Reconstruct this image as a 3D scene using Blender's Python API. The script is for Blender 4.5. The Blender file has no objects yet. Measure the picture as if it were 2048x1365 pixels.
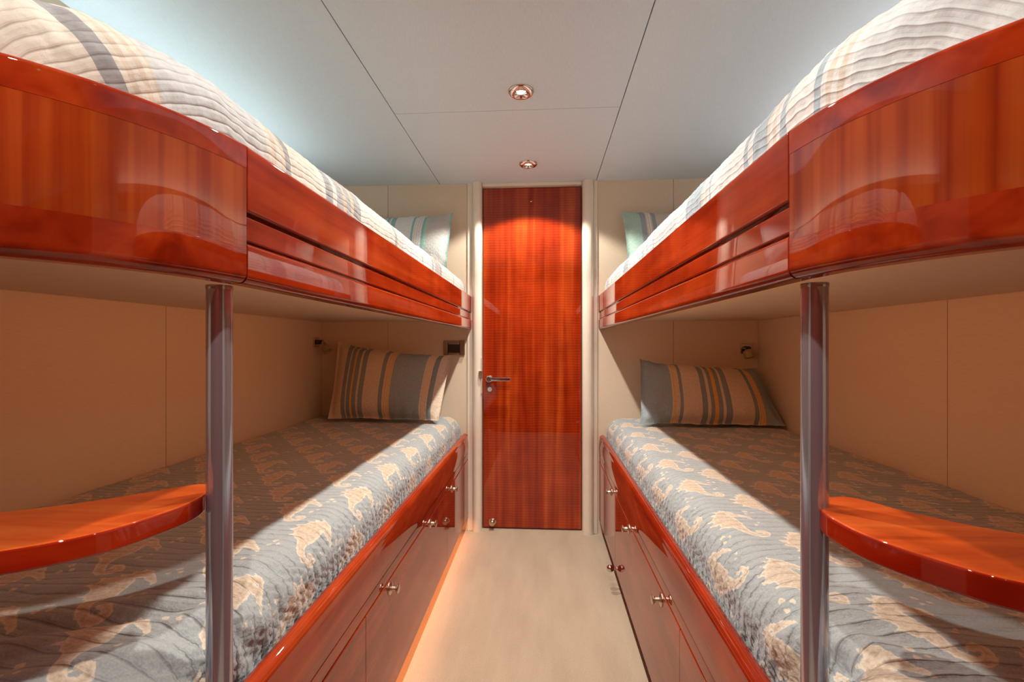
import bpy, bmesh, math
import numpy as np
from mathutils import Vector, Matrix

C = bpy.context.scene.collection
SC = bpy.context.scene
PI = math.pi

# ------------------------------------------------------------------ camera
FPX, YAW, HV, ZC = 941.86, 0.0651, 688.98, 1.0728
cam_d = bpy.data.cameras.new('camera')
cam_d.sensor_width = 36.0
cam_d.lens = FPX / 2048 * 36.0
cam_d.shift_y = (HV - 682.5) / 2048
cam_d.clip_start = 0.02
cam = bpy.data.objects.new('camera', cam_d)
cam.location = (0, 0, ZC)
cam.rotation_euler = (PI / 2, 0, YAW)
C.objects.link(cam)
SC.camera = cam

# ------------------------------------------------------------------ world, exposure
W = bpy.data.worlds.new('world')
SC.world = W
W.use_nodes = True
W.node_tree.nodes['Background'].inputs[0].default_value = (0.80, 0.88, 1.0, 1)
W.node_tree.nodes['Background'].inputs[1].default_value = 0.3
SC.view_settings.view_transform = 'Standard'
SC.view_settings.look = 'None'
SC.view_settings.gamma = 1.0
SC.view_settings.exposure = 0.8
SC.cycles.max_bounces = 12
SC.cycles.diffuse_bounces = 8
SC.cycles.glossy_bounces = 6
SC.cycles.caustics_reflective = True
SC.cycles.blur_glossy = 0.6
SC.cycles.sample_clamp_indirect = 6.0
SC.cycles.use_denoising = True

# ------------------------------------------------------------------ room lights
def area(name, loc, rot, sx, sy, power, col):
    d = bpy.data.lights.new(name, 'AREA')
    d.shape = 'RECTANGLE'; d.size = sx; d.size_y = sy
    d.energy = power; d.color = col
    o = bpy.data.objects.new(name, d)
    o.location = loc; o.rotation_euler = rot
    C.objects.link(o)
    return o

DOWN_COL = (1.0, 0.94, 0.86)
# x, y, watts
DOWN_SPOTS = [(-0.079, 1.721, 20), (-0.074, 2.413, 20), (-0.08, 1.03, 18), (-0.08, -0.07, 24), (-0.78, 0.0, 2.5), (0.66, 0.0, 2.5)]
CORE = 1.0          # bright middle of each beam, as a share of its spill
BERTH_FILL_W = 0.85       # watts of the added fill strips behind the bunk lips
COVE_FILL_L, COVE_FILL_R = 2.6, 2.3   # watts of the added, unseen cove strips that wash the ceiling
CEIL = 2.0

# ------------------------------------------------------------------ helpers
def sset(n, **k):
    for a, v in k.items():
        n.inputs[a.replace('_', ' ')].default_value = v

def mat_new(name):
    m = bpy.data.materials.new(name)
    m.use_nodes = True
    nt = m.node_tree
    return m, nt, nt.nodes['Principled BSDF']

def N(nt, t, **k):
    n = nt.nodes.new(t)
    for a, v in k.items():
        setattr(n, a, v)
    return n

def L(nt, a, b):
    nt.links.new(a, b)

def ramp(nt, stops, interp='LINEAR'):
    r = N(nt, 'ShaderNodeValToRGB')
    cr = r.color_ramp
    cr.interpolation = interp
    while len(cr.elements) < len(stops):
        cr.elements.new(0.5)
    for e, (p, c) in zip(cr.elements, stops):
        e.position = p
        e.color = (c[0], c[1], c[2], 1)
    return r

def srgb(r, g, b):
    f = lambda c: (c / 12.92 if c <= 0.04045 else ((c + 0.055) / 1.055) ** 2.4)
    return tuple(f(v / 255.0) for v in (r, g, b))

def plain(name, col, rough=0.5, metal=0.0, coat=0.0, bump=None):
    m, nt, b = mat_new(name)
    sset(b, Base_Color=(*col, 1), Roughness=rough, Metallic=metal)
    b.inputs['Coat Weight'].default_value = coat
    b.inputs['Coat Roughness'].default_value = 0.03
    tc = N(nt, 'ShaderNodeTexCoord')
    nz = N(nt, 'ShaderNodeTexNoise'); nz.inputs['Scale'].default_value = 14
    L(nt, tc.outputs['Object'], nz.inputs['Vector'])
    mx = N(nt, 'ShaderNodeMix', data_type='RGBA')
    mx.inputs['A'].default_value = (*[c * 0.94 for c in col], 1)
    mx.inputs['B'].default_value = (*[min(1, c * 1.05) for c in col], 1)
    L(nt, nz.outputs['Fac'], mx.inputs['Factor'])
    L(nt, mx.outputs['Result'], b.inputs['Base Color'])
    if bump:
        sc, st, dist = bump
        n2 = N(nt, 'ShaderNodeTexNoise'); n2.inputs['Scale'].default_value = sc; n2.inputs['Detail'].default_value = 4
        L(nt, tc.outputs['Object'], n2.inputs['Vector'])
        bp = N(nt, 'ShaderNodeBump'); bp.inputs['Strength'].default_value = st; bp.inputs['Distance'].default_value = dist
        L(nt, n2.outputs['Fac'], bp.inputs['Height'])
        L(nt, bp.outputs['Normal'], b.inputs['Normal'])
    return m

def wood(name, dark, mid, light, stretch, ripple=False, rough=0.32, fig=1.0):
    """lacquered red veneer; stretch = texture scale per axis, small along the grain"""
    m, nt, b = mat_new(name)
    tc = N(nt, 'ShaderNodeTexCoord')
    mp = N(nt, 'ShaderNodeMapping'); mp.inputs['Scale'].default_value = stretch
    L(nt, tc.outputs['Object'], mp.inputs['Vector'])
    n1 = N(nt, 'ShaderNodeTexNoise'); n1.inputs['Scale'].default_value = 1.0
    n1.inputs['Detail'].default_value = 6; n1.inputs['Distortion'].default_value = 0.5
    L(nt, mp.outputs['Vector'], n1.inputs['Vector'])
    r = ramp(nt, [(0.28, dark), (0.5, mid), (0.74, light)])
    L(nt, n1.outputs['Fac'], r.inputs['Fac'])
    out = r.outputs['Color']
    # cloudy figure
    n2 = N(nt, 'ShaderNodeTexNoise'); n2.inputs['Scale'].default_value = 9; n2.inputs['Detail'].default_value = 3
    L(nt, tc.outputs['Object'], n2.inputs['Vector'])
    r2 = ramp(nt, [(0.3, (1 - .28 * fig,) * 3), (0.7, (1 + .0 * fig,) * 3)])
    L(nt, n2.outputs['Fac'], r2.inputs['Fac'])
    mx = N(nt, 'ShaderNodeMix', data_type='RGBA', blend_type='MULTIPLY'); mx.inputs['Factor'].default_value = 1
    L(nt, out, mx.inputs['A']); L(nt, r2.outputs['Color'], mx.inputs['B'])
    out = mx.outputs['Result']
    if ripple:
        wv = N(nt, 'ShaderNodeTexWave', wave_type='BANDS', bands_direction='Z')
        wv.inputs['Scale'].default_value = 21; wv.inputs['Distortion'].default_value = 5.0
        wv.inputs['Detail'].default_value = 2; wv.inputs['Detail Scale'].default_value = 0.5
        mp2 = N(nt, 'ShaderNodeMapping'); mp2.inputs['Scale'].default_value = (0.45, 0.45, 1)
        L(nt, tc.outputs['Object'], mp2.inputs['Vector']); L(nt, mp2.outputs['Vector'], wv.inputs['Vector'])
        r3 = ramp(nt, [(0.0, (0.70,) * 3), (0.6, (1.0,) * 3)])
        L(nt, wv.outputs['Fac'], r3.inputs['Fac'])
        mx = N(nt, 'ShaderNodeMix', data_type='RGBA', blend_type='MULTIPLY'); mx.inputs['Factor'].default_value = 0.8
        L(nt, out, mx.inputs['A']); L(nt, r3.outputs['Color'], mx.inputs['B'])
        out = mx.outputs['Result']
    L(nt, out, b.inputs['Base Color'])
    b.inputs['Roughness'].default_value = rough
    b.inputs['Coat Weight'].default_value = 1.0
    b.inputs['Coat Roughness'].default_value = 0.02
    b.inputs['Coat IOR'].default_value = 1.55
    b.inputs['Specular IOR Level'].default_value = 0.0
    return m

WD, WM, WL = (0.19, 0.010, 0.002), (0.32, 0.025, 0.004), (0.43, 0.052, 0.008)
M = {}
M['wood_y'] = wood('red_lacquer_wood_long', WD, WM, WL, (26, 1.6, 26))
M['wood_x'] = wood('red_lacquer_wood_cross', WD, WM, WL, (1.6, 26, 26))
M['wood_z'] = wood('red_lacquer_wood_upright', (0.22, 0.017, 0.003), (0.33, 0.042, 0.006), (0.42, 0.075, 0.010), (60, 60, 0.9))
M['wood_step_lit'] = wood('red_lacquer_wood_lit', (0.42, 0.045, 0.007), (0.60, 0.085, 0.013), (0.70, 0.14, 0.024), (4, 34, 34))  # bunk wood made paler: the strong light on the steps is in this colour
M['wood_edge'] = wood('deep_red_side_wood', (0.22, 0.008, 0.002), (0.32, 0.014, 0.003), (0.40, 0.03, 0.005), (8, 8, 30))
M['wood_door'] = wood('figured_door_veneer', (0.24, 0.014, 0.003), (0.38, 0.034, 0.006), (0.58, 0.09, 0.014), (20, 20, 0.7), ripple=True)
M['wood_dark'] = wood('dark_red_veneer', (0.12, 0.010, 0.003), (0.2, 0.02, 0.005), (0.28, 0.035, 0.008), (20, 20, 1))

def vinyl(name, col, sc=(40, 40, 420), st=0.12):
    m, nt, b = mat_new(name)
    tc = N(nt, 'ShaderNodeTexCoord')
    mp = N(nt, 'ShaderNodeMapping'); mp.inputs['Scale'].default_value = sc
    L(nt, tc.outputs['Object'], mp.inputs['Vector'])
    nz = N(nt, 'ShaderNodeTexNoise'); nz.inputs['Scale'].default_value = 1; nz.inputs['Detail'].default_value = 3
    L(nt, mp.outputs['Vector'], nz.inputs['Vector'])
    r = ramp(nt, [(0.3, tuple(c * 0.93 for c in col)), (0.7, col)])
    L(nt, nz.outputs['Fac'], r.inputs['Fac']); L(nt, r.outputs['Color'], b.inputs['Base Color'])
    bp = N(nt, 'ShaderNodeBump'); bp.inputs['Strength'].default_value = st; bp.inputs['Distance'].default_value = 0.001
    L(nt, nz.outputs['Fac'], bp.inputs['Height']); L(nt, bp.outputs['Normal'], b.inputs['Normal'])
    b.inputs['Roughness'].default_value = 0.55
    b.inputs['Specular IOR Level'].default_value = 0.25
    return m

M['wall'] = vinyl('cream_wall_vinyl', (0.72, 0.585, 0.44))
M['under'] = vinyl('cream_panel_vinyl', (0.78, 0.64, 0.47), (60, 60, 60), 0.05)
M['ceil'] = vinyl('grey_white_ceiling_vinyl', (0.65, 0.72, 0.77), (300, 40, 60), 0.05)
M['trim'] = plain('cream_gloss_trim', (0.80, 0.71, 0.58), 0.25, 0, 1.0)
M['gap'] = plain('seam_shadow_gap', (0.20, 0.17, 0.14), 0.8)
M['chrome'] = plain('polished_chrome', (0.62, 0.60, 0.60), 0.10, 1.0)
M['post'] = plain('chrome_post_metal', (0.43, 0.43, 0.49), 0.14, 0.75)
M['nickel'] = plain('satin_nickel', (0.62, 0.55, 0.46), 0.28, 1.0)
M['gunmetal'] = plain('brushed_gunmetal', (0.34, 0.28, 0.23), 0.3, 1.0)
M['rose'] = plain('rosy_chrome_ring', (0.72, 0.56, 0.50), 0.16, 1.0)
M['dark'] = plain('dark_plastic', (0.03, 0.022, 0.018), 0.35)
M['lampcream'] = plain('olive_lamp_enamel', (0.36, 0.28, 0.15), 0.4)
M['kick'] = plain('dark_toe_kick', (0.16, 0.06, 0.03), 0.6)

def carpet():
    m, nt, b = mat_new('cream_carpet')
    tc = N(nt, 'ShaderNodeTexCoord')
    a = N(nt, 'ShaderNodeTexNoise'); a.inputs['Scale'].default_value = 260; a.inputs['Detail'].default_value = 3
    c = N(nt, 'ShaderNodeTexNoise'); c.inputs['Scale'].default_value = 5; c.inputs['Detail'].default_value = 3
    mp = N(nt, 'ShaderNodeMapping'); mp.inputs['Scale'].default_value = (2.2, 0.5, 1)
    L(nt, tc.outputs['Object'], a.inputs['Vector'])
    L(nt, tc.outputs['Object'], mp.inputs['Vector']); L(nt, mp.outputs['Vector'], c.inputs['Vector'])
    ad = N(nt, 'ShaderNodeMath', operation='ADD')
    L(nt, a.outputs['Fac'], ad.inputs[0]); L(nt, c.outputs['Fac'], ad.inputs[1])
    r = ramp(nt, [(0.36, (0.36, 0.265, 0.175)), (0.64, (0.46, 0.35, 0.24))])
    hf = N(nt, 'ShaderNodeMath', operation='MULTIPLY'); hf.inputs[1].default_value = 0.5
    L(nt, ad.outputs[0], hf.inputs[0]); L(nt, hf.outputs[0], r.inputs['Fac'])
    L(nt, r.outputs['Color'], b.inputs['Base Color'])
    bp = N(nt, 'ShaderNodeBump'); bp.inputs['Strength'].default_value = 0.6; bp.inputs['Distance'].default_value = 0.004
    L(nt, a.outputs['Fac'], bp.inputs['Height']); L(nt, bp.outputs['Normal'], b.inputs['Normal'])
    b.inputs['Roughness'].default_value = 0.95
    b.inputs['Sheen Weight'].default_value = 0.3
    return m
M['carpet'] = carpet()

def glow():
    m, nt, b = mat_new('lamp_bulb_glow')
    sset(b, Base_Color=(1, 1, 1, 1))
    b.inputs['Emission Color'].default_value = (1, 0.96, 0.9, 1)
    b.inputs['Emission Strength'].default_value = 14
    return m
M['glow'] = glow()

def seahorse_cloth():
    m, nt, b = mat_new('seahorse_quilt_cloth')
    at = N(nt, 'ShaderNodeAttribute', attribute_name='motif')
    uv = N(nt, 'ShaderNodeUVMap', uv_map='cloth')
    n1 = N(nt, 'ShaderNodeTexNoise'); n1.inputs['Scale'].default_value = 130; n1.inputs['Detail'].default_value = 3
    L(nt, uv.outputs[0], n1.inputs['Vector'])
    s1 = N(nt, 'ShaderNodeMath', operation='SUBTRACT'); s1.inputs[1].default_value = 0.5
    L(nt, n1.outputs['Fac'], s1.inputs[0])
    m1 = N(nt, 'ShaderNodeMath', operation='MULTIPLY_ADD'); m1.inputs[1].default_value = 0.008
    L(nt, s1.outputs[0], m1.inputs[0]); L(nt, at.outputs['Fac'], m1.inputs[2])
    mr = N(nt, 'ShaderNodeMapRange'); mr.inputs['From Min'].default_value = 0.0008; mr.inputs['From Max'].default_value = -0.0008
    L(nt, m1.outputs[0], mr.inputs['Value'])
    # motif shading: pale outline, tan interior mottling
    n2 = N(nt, 'ShaderNodeTexNoise'); n2.inputs['Scale'].default_value = 170; n2.inputs['Detail'].default_value = 4
    L(nt, uv.outputs[0], n2.inputs['Vector'])
    rc = ramp(nt, [(0.35, (0.47, 0.36, 0.26)), (0.62, (0.58, 0.485, 0.375))])
    L(nt, n2.outputs['Fac'], rc.inputs['Fac'])
    edge = N(nt, 'ShaderNodeMapRange'); edge.inputs['From Min'].default_value = -0.0055; edge.inputs['From Max'].default_value = -0.002
    L(nt, m1.outputs[0], edge.inputs['Value'])
    me = N(nt, 'ShaderNodeMix', data_type='RGBA'); me.inputs['B'].default_value = (0.64, 0.56, 0.45, 1)
    L(nt, edge.outputs[0], me.inputs['Factor']); L(nt, rc.outputs['Color'], me.inputs['A'])
    n3 = N(nt, 'ShaderNodeTexNoise'); n3.inputs['Scale'].default_value = 300; n3.inputs['Detail'].default_value = 2
    L(nt, uv.outputs[0], n3.inputs['Vector'])
    rb = ramp(nt, [(0.3, (0.29, 0.318, 0.322)), (0.7, (0.365, 0.392, 0.392))])
    L(nt, n3.outputs['Fac'], rb.inputs['Fac'])
    mx = N(nt, 'ShaderNodeMix', data_type='RGBA')
    L(nt, mr.outputs[0], mx.inputs['Factor']); L(nt, rb.outputs['Color'], mx.inputs['A']); L(nt, me.outputs['Result'], mx.inputs['B'])
    L(nt, mx.outputs['Result'], b.inputs['Base Color'])
    quilt_bump(nt, b, uv, 12.5, 6.0, 0.8)
    b.inputs['Roughness'].default_value = 0.9
    b.inputs['Sheen Weight'].default_value = 0.25
    b.inputs['Specular IOR Level'].default_value = 0.15
    return m

def quilt_bump(nt, b, uv, scale, distort, strength, direction='Y'):
    wv = N(nt, 'ShaderNodeTexWave', wave_type='BANDS', bands_direction=direction)
    wv.inputs['Scale'].default_value = scale; wv.inputs['Distortion'].default_value = distort
    wv.inputs['Detail'].default_value = 2; wv.inputs['Detail Scale'].default_value = 0.35
    L(nt, uv.outputs[0], wv.inputs['Vector'])
    rr = ramp(nt, [(0.0, (0, 0, 0)), (0.18, (0.75,) * 3), (0.6, (1, 1, 1))])
    L(nt, wv.outputs['Fac'], rr.inputs['Fac'])
    nz = N(nt, 'ShaderNodeTexNoise'); nz.inputs['Scale'].default_value = 95; nz.inputs['Detail'].default_value = 5
    L(nt, uv.outputs[0], nz.inputs['Vector'])
    ad = N(nt, 'ShaderNodeMath', operation='MULTIPLY_ADD'); ad.inputs[1].default_value = 0.9
    L(nt, nz.outputs['Fac'], ad.inputs[0]); L(nt, rr.outputs['Color'], ad.inputs[2])
    bp = N(nt, 'ShaderNodeBump'); bp.inputs['Strength'].default_value = strength; bp.inputs['Distance'].default_value = 0.004
    L(nt, ad.outputs[0], bp.inputs['Height']); L(nt, bp.outputs['Normal'], b.inputs['Normal'])

M['seahorse'] = seahorse_cloth()

CR, TAN, GR, LG = (0.58, 0.535, 0.46), (0.50, 0.37, 0.26), (0.28, 0.28, 0.28), (0.47, 0.48, 0.47)
WH, BL = (0.66, 0.64, 0.61), (0.34, 0.40, 0.44)
def banded_cloth(name, bands, period, start, crinkle=24):
    """bands: list of (width, colour) repeated along the bed"""
    m, nt, b = mat_new(name)
    uv = N(nt, 'ShaderNodeUVMap', uv_map='cloth')
    sp = N(nt, 'ShaderNodeSeparateXYZ'); L(nt, uv.outputs[0], sp.inputs[0])
    a = N(nt, 'ShaderNodeMath', operation='MULTIPLY_ADD'); a.inputs[1].default_value = 1 / period; a.inputs[2].default_value = -start / period
    L(nt, sp.outputs['Y'], a.inputs[0])
    fr = N(nt, 'ShaderNodeMath', operation='FRACT'); L(nt, a.outputs[0], fr.inputs[0])
    tot = sum(w for w, c in bands); p = 0; st = []
    for w, c in bands:
        st.append((p / tot, c)); p += w
    r = ramp(nt, st[:32], 'CONSTANT')
    L(nt, fr.outputs[0], r.inputs['Fac'])
    nz = N(nt, 'ShaderNodeTexNoise'); nz.inputs['Scale'].default_value = 60; nz.inputs['Detail'].default_value = 4
    L(nt, uv.outputs[0], nz.inputs['Vector'])
    r2 = ramp(nt, [(0.3, (0.86,) * 3), (0.65, (1.03,) * 3)])
    L(nt, nz.outputs['Fac'], r2.inputs['Fac'])
    mx = N(nt, 'ShaderNodeMix', data_type='RGBA', blend_type='MULTIPLY'); mx.inputs['Factor'].default_value = 1
    L(nt, r.outputs['Color'], mx.inputs['A']); L(nt, r2.outputs['Color'], mx.inputs['B'])
    L(nt, mx.outputs['Result'], b.inputs['Base Color'])
    quilt_bump(nt, b, uv, crinkle, 7.0, 0.4, 'X')
    b.inputs['Roughness'].default_value = 0.9
    b.inputs['Sheen Weight'].default_value = 0.2
    b.inputs['Specular IOR Level'].default_value = 0.15
    return m

def lines(total, a, b, n):
    w = total / (2 * n)
    return [(w, a), (w, b)] * n
# along the bed, starting at Y = 0.36
M['quilt_ul'] = banded_cloth('cream_grey_banded_quilt', [(.098, CR), (.022, GR)] + lines(.042, CR, (0.54, 0.46, 0.37), 3) +
    [(.205, LG)] + lines(.055, CR, (0.53, 0.44, 0.35), 2) + [(.02, GR), (.13, CR), (.03, GR), (.02, CR), (.035, GR), (.015, TAN), (.03, GR), (.015, TAN), (.045, GR), (.16, CR)], 0.922, 0.36)
M['quilt_ur'] = banded_cloth('white_blue_banded_quilt', [(.20, (0.54, 0.56, 0.55)), (.012, WH)] + lines(.04, (0.60, 0.53, 0.44), WH, 2) + [(.015, BL), (.07, WH), (.018, BL)] +
    lines(.04, WH, (0.60, 0.53, 0.45), 2) + [(.05, BL), (.015, WH), (.02, BL), (.17, WH), (.012, BL)] + lines(.04, WH, (0.60, 0.53, 0.45), 2) + [(.11, BL), (.08, WH)], 0.892, 0.36)

def pillow_cloth(name, stops):
    m, nt, b = mat_new(name)
    uv = N(nt, 'ShaderNodeUVMap', uv_map='cloth')
    sp = N(nt, 'ShaderNodeSeparateXYZ'); L(nt, uv.outputs[0], sp.inputs[0])
    r = ramp(nt, stops[:32], 'CONSTANT')
    L(nt, sp.outputs['X'], r.inputs['Fac'])
    mp = N(nt, 'ShaderNodeMapping'); mp.inputs['Scale'].default_value = (160, 30, 1)
    L(nt, uv.outputs[0], mp.inputs['Vector'])
    nz = N(nt, 'ShaderNodeTexNoise'); nz.inputs['Scale'].default_value = 1; nz.inputs['Detail'].default_value = 4
    L(nt, mp.outputs['Vector'], nz.inputs['Vector'])
    r2 = ramp(nt, [(0.3, (0.86,) * 3), (0.65, (1.03,) * 3)])
    L(nt, nz.outputs['Fac'], r2.inputs['Fac'])
    mx = N(nt, 'ShaderNodeMix', data_type='RGBA', blend_type='MULTIPLY'); mx.inputs['Factor'].default_value = 1
    L(nt, r.outputs['Color'], mx.inputs['A']); L(nt, r2.outputs['Color'], mx.inputs['B'])
    L(nt, mx.outputs['Result'], b.inputs['Base Color'])
    n2 = N(nt, 'ShaderNodeTexNoise'); n2.inputs['Scale'].default_value = 22; n2.inputs['Detail'].default_value = 4
    L(nt, uv.outputs[0], n2.inputs['Vector'])
    ad = N(nt, 'ShaderNodeMath', operation='ADD'); L(nt, n2.outputs['Fac'], ad.inputs[0]); L(nt, nz.outputs['Fac'], ad.inputs[1])
    bp = N(nt, 'ShaderNodeBump'); bp.inputs['Strength'].default_value = 0.8; bp.inputs['Distance'].default_value = 0.004
    L(nt, ad.outputs[0], bp.inputs['Height']); L(nt, bp.outputs['Normal'], b.inputs['Normal'])
    b.inputs['Roughness'].default_value = 0.9
    b.inputs['Specular IOR Level'].default_value = 0.15
    return m

# ------------------------------------------------------------------ object helpers
def tag(o, label=None, cat=None, group=None, kind=None):
    if label: o['label'] = label
    if cat: o['category'] = cat
    if group: o['group'] = group
    if kind: o['kind'] = kind
    return o

def empty(name, loc):
    o = bpy.data.objects.new(name, None)
    o.empty_display_size = 0.1
    o.location = loc
    C.objects.link(o)
    return o

def wloc(o):
    v = Vector((0, 0, 0))
    while o is not None:
        v = v + o.location
        o = o.parent
    return v

def obj(name, bm, mat, parent=None, origin=None, smooth=35, recalc=True):
    """bm in world coordinates -> one linked mesh object"""
    if recalc:
        bmesh.ops.recalc_face_normals(bm, faces=bm.faces[:])
    me = bpy.data.meshes.new(name)
    base = wloc(parent) if parent is not None else Vector((0, 0, 0))
    if origin is None:
        if parent is not None:
            org = base
        else:
            org = Vector((0, 0, 0))
    else:
        org = Vector(origin)
    bmesh.ops.translate(bm, verts=bm.verts[:], vec=-org)
    bm.to_mesh(me); bm.free()
    if isinstance(mat, (list, tuple)):
        for m in mat: me.materials.append(m)
    else:
        me.materials.append(mat)
    if smooth:
        for p in me.polygons: p.use_smooth = True
        me.set_sharp_from_angle(angle=math.radians(smooth))
    o = bpy.data.objects.new(name, me)
    C.objects.link(o)
    if parent is not None:
        o.parent = parent
    o.location = org - base
    if smooth:
        wn = o.modifiers.new('weighted_normals', 'WEIGHTED_NORMAL')
        wn.mode = 'FACE_AREA'; wn.weight = 50; wn.keep_sharp = True
    return o

def box(bm, x0, x1, y0, y1, z0, z1, bevel=0.0, seg=2):
    r = bmesh.ops.create_cube(bm, size=1.0)
    vs = r['verts']
    for v in vs:
        v.co = Vector(((x0 + x1) / 2 + v.co.x * abs(x1 - x0), (y0 + y1) / 2 + v.co.y * abs(y1 - y0), (z0 + z1) / 2 + v.co.z * abs(z1 - z0)))
    if bevel:
        es = list({e for v in vs for e in v.link_edges})
        bmesh.ops.bevel(bm, geom=es, offset=bevel, segments=seg, affect='EDGES', profile=0.5)

def lathe(bm, prof, origin, axis=(0, 0, 1), n=32):
    """prof: list of (radius, height along axis)"""
    ax = Vector(axis).normalized()
    t = Vector((1, 0, 0)) if abs(ax.x) < 0.9 else Vector((0, 1, 0))
    u = ax.cross(t).normalized(); w = ax.cross(u)
    o = Vector(origin)
    rings = []
    for r, h in prof:
        if r < 1e-6:
            rings.append([bm.verts.new(o + ax * h)])
        else:
            rings.append([bm.verts.new(o + ax * h + (u * math.cos(2 * PI * k / n) + w * math.sin(2 * PI * k / n)) * r) for k in range(n)])
    for a, b in zip(rings, rings[1:]):
        for k in range(n):
            k2 = (k + 1) % n
            if len(a) == 1 and len(b) > 1: bm.faces.new((a[0], b[k], b[k2]))
            elif len(b) == 1 and len(a) > 1: bm.faces.new((a[k], a[k2], b[0]))
            elif len(a) > 1: bm.faces.new((a[k], a[k2], b[k2], b[k]))
    if len(rings[0]) > 1: bm.faces.new(rings[0])
    if len(rings[-1]) > 1: bm.faces.new(rings[-1])

def arc_pts(cx, cz, r, a0, a1, n=6):
    return [(cx + r * math.cos(math.radians(a0 + (a1 - a0) * k / n)), cz + r * math.sin(math.radians(a0 + (a1 - a0) * k / n))) for k in range(n + 1)]

def rrect(o0, o1, z0, z1, rf, n=5):
    """closed profile, rounded on the aisle side (small o): rf = (bottom radius, top radius)"""
    rb, rt = rf
    p = arc_pts(o0 + rb, z0 + rb, rb, 270, 180, n) + arc_pts(o0 + rt, z1 - rt, rt, 180, 90, n)
    return p + [(o1, z1), (o1, z0)]

def sweep(bm, side, x0, path, prof):
    """path: list of ((o, y), (no, ny)) with inward normals; x = x0 + side * o"""
    rings = []
    for (o, y), (no, ny) in path:
        rings.append([bm.verts.new((x0 + side * (o + no * a), y + ny * a, z)) for a, z in prof])
    n = len(prof)
    for a, b in zip(rings, rings[1:]):
        for k in range(n):
            k2 = (k + 1) % n
            bm.faces.new((a[k], a[k2], b[k2], b[k]))
    bm.faces.new(rings[0]); bm.faces.new(rings[-1])

# ------------------------------------------------------------------ geometry constants
D = 2.6957
XWL, XWR = -1.298, 1.194
XF = {-1: -0.4077, 1: 0.3148}      # upper fascia planes
XP = {-1: -0.4272, 1: 0.3166}      # lower cabinet planes
XW = {-1: XWL, 1: XWR}
YSEAM = 0.6264
YREAR = -0.30
RC = 0.34
YFOOT = 0.65 - RC

def straight(y0, y1, n=1):
    return [((0.0, y0 + (y1 - y0) * k / n), (1.0, 0.0)) for k in range(n + 1)]

def corner(owall, y_start, n=26, gap=0.0):
    p = [((0.0, y_start), (1.0, 0.0))]
    if y_start > 0.65: p.append(((0.0, 0.65), (1, 0)))
    for k in range(n + 1):
        a = PI / 2 * k / n
        y = 0.65 - RC * math.sin(a)
        if y < y_start - 1e-4:
            p.append(((RC - RC * math.cos(a), y), (math.cos(a), math.sin(a))))
    p.append(((owall, YFOOT), (0.0, 1.0)))
    return p

# ------------------------------------------------------------------ setting
def panels_x(bm, cuts, y0, y1, z0, z1, g=0.0022):
    for a, b in zip(cuts, cuts[1:]):
        box(bm, a + g / 2, b - g / 2, y0, y1, z0, z1)

bm = bmesh.new(); box(bm, XWL - .06, XWR + .06, YREAR - .06, D + .12, -0.06, 0.0)
tag(obj('floor', bm, M['carpet']), 'cream cut pile carpet running down the aisle', 'floor', kind='structure')

# ceiling: panels with open seams over a dark backing
bm = bmesh.new()
S1, S2, YC = -0.5951, 0.3025, 1.8612
g = 0.0018
box(bm, XWL - .06, S1 - g, YREAR - .06, D + .12, CEIL, CEIL + .012)
box(bm, S2 + g, XWR + .06, YREAR - .06, D + .12, CEIL, CEIL + .012)
box(bm, S1 + g, S2 - g, YREAR - .06, YC - .0012, CEIL, CEIL + .012)
box(bm, S1 + g, S2 - g, YC + .0012, D + .12, CEIL, CEIL + .012)
nf = len(bm.faces)
box(bm, XWL - .06, XWR + .06, YREAR - .06, D + .12, CEIL + .012, CEIL + .07)
bm.faces.ensure_lookup_table()
for f in bm.faces[nf:]: f.material_index = 1
tag(obj('ceiling', bm, [M['ceil'], M['gap']], smooth=0), 'grey white panelled ceiling with thin seams', 'ceiling', kind='structure')

DX0, DX1, DY = -0.347, 0.2224, 2.725          # door leaf
bm = bmesh.new()
for cuts in ([XWL, -0.901, DX0 - .02], [DX1 + .02, 0.7323, XWR]):
    panels_x(bm, cuts, D, D + .02, 0, CEIL)
box(bm, DX0 - .02, DX1 + .02, D + .06, D + .1, 0, CEIL)
nf = len(bm.faces)
box(bm, XWL - .05, DX0 - .021, D + .02, D + .1, 0, CEIL)
box(bm, DX1 + .021, XWR + .05, D + .02, D + .1, 0, CEIL)
bm.faces.ensure_lookup_table()
for f in bm.faces[nf:]: f.material_index = 1
tag(obj('wall_back', bm, [M['wall'], M['gap']], smooth=0), 'cream panelled end wall around the red door', 'wall', kind='structure')

def side_wall(name, x, s, seam, label):
    bm = bmesh.new()
    g = .0022
    for a, b in ((YREAR, seam), (seam, D + .1)):
        box(bm, min(x, x + s * .02), max(x, x + s * .02), a + g / 2, b - g / 2, 0, CEIL)
    nf = len(bm.faces)
    box(bm, min(x + s * .02, x + s * .06), max(x + s * .02, x + s * .06), YREAR, D + .1, 0, CEIL)
    bm.faces.ensure_lookup_table()
    for f in bm.faces[nf:]: f.material_index = 1
    tag(obj(name, bm, [M['wall'], M['gap']], smooth=0), label, 'wall', kind='structure')
side_wall('wall_left', XWL, -1, 1.545, 'cream panelled wall along the left bunks')
side_wall('wall_right', XWR, 1, 1.473, 'cream panelled wall along the right bunks')

bm = bmesh.new(); box(bm, XWL - .06, XWR + .06, YREAR - .06, YREAR, 0.0, CEIL)
tag(obj('wall_rear', bm, M['wall'], smooth=0), 'cream wall behind the foot of the bunks', 'wall', kind='structure')
bm = bmesh.new(); box(bm, XWL, XWR, YREAR, YREAR + .025, 0.0, 1.99, .004)
tag(obj('trim_4', bm, M['wood_dark']), 'dark red wood panelling on the rear wall', 'panelling', kind='structure')

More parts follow.
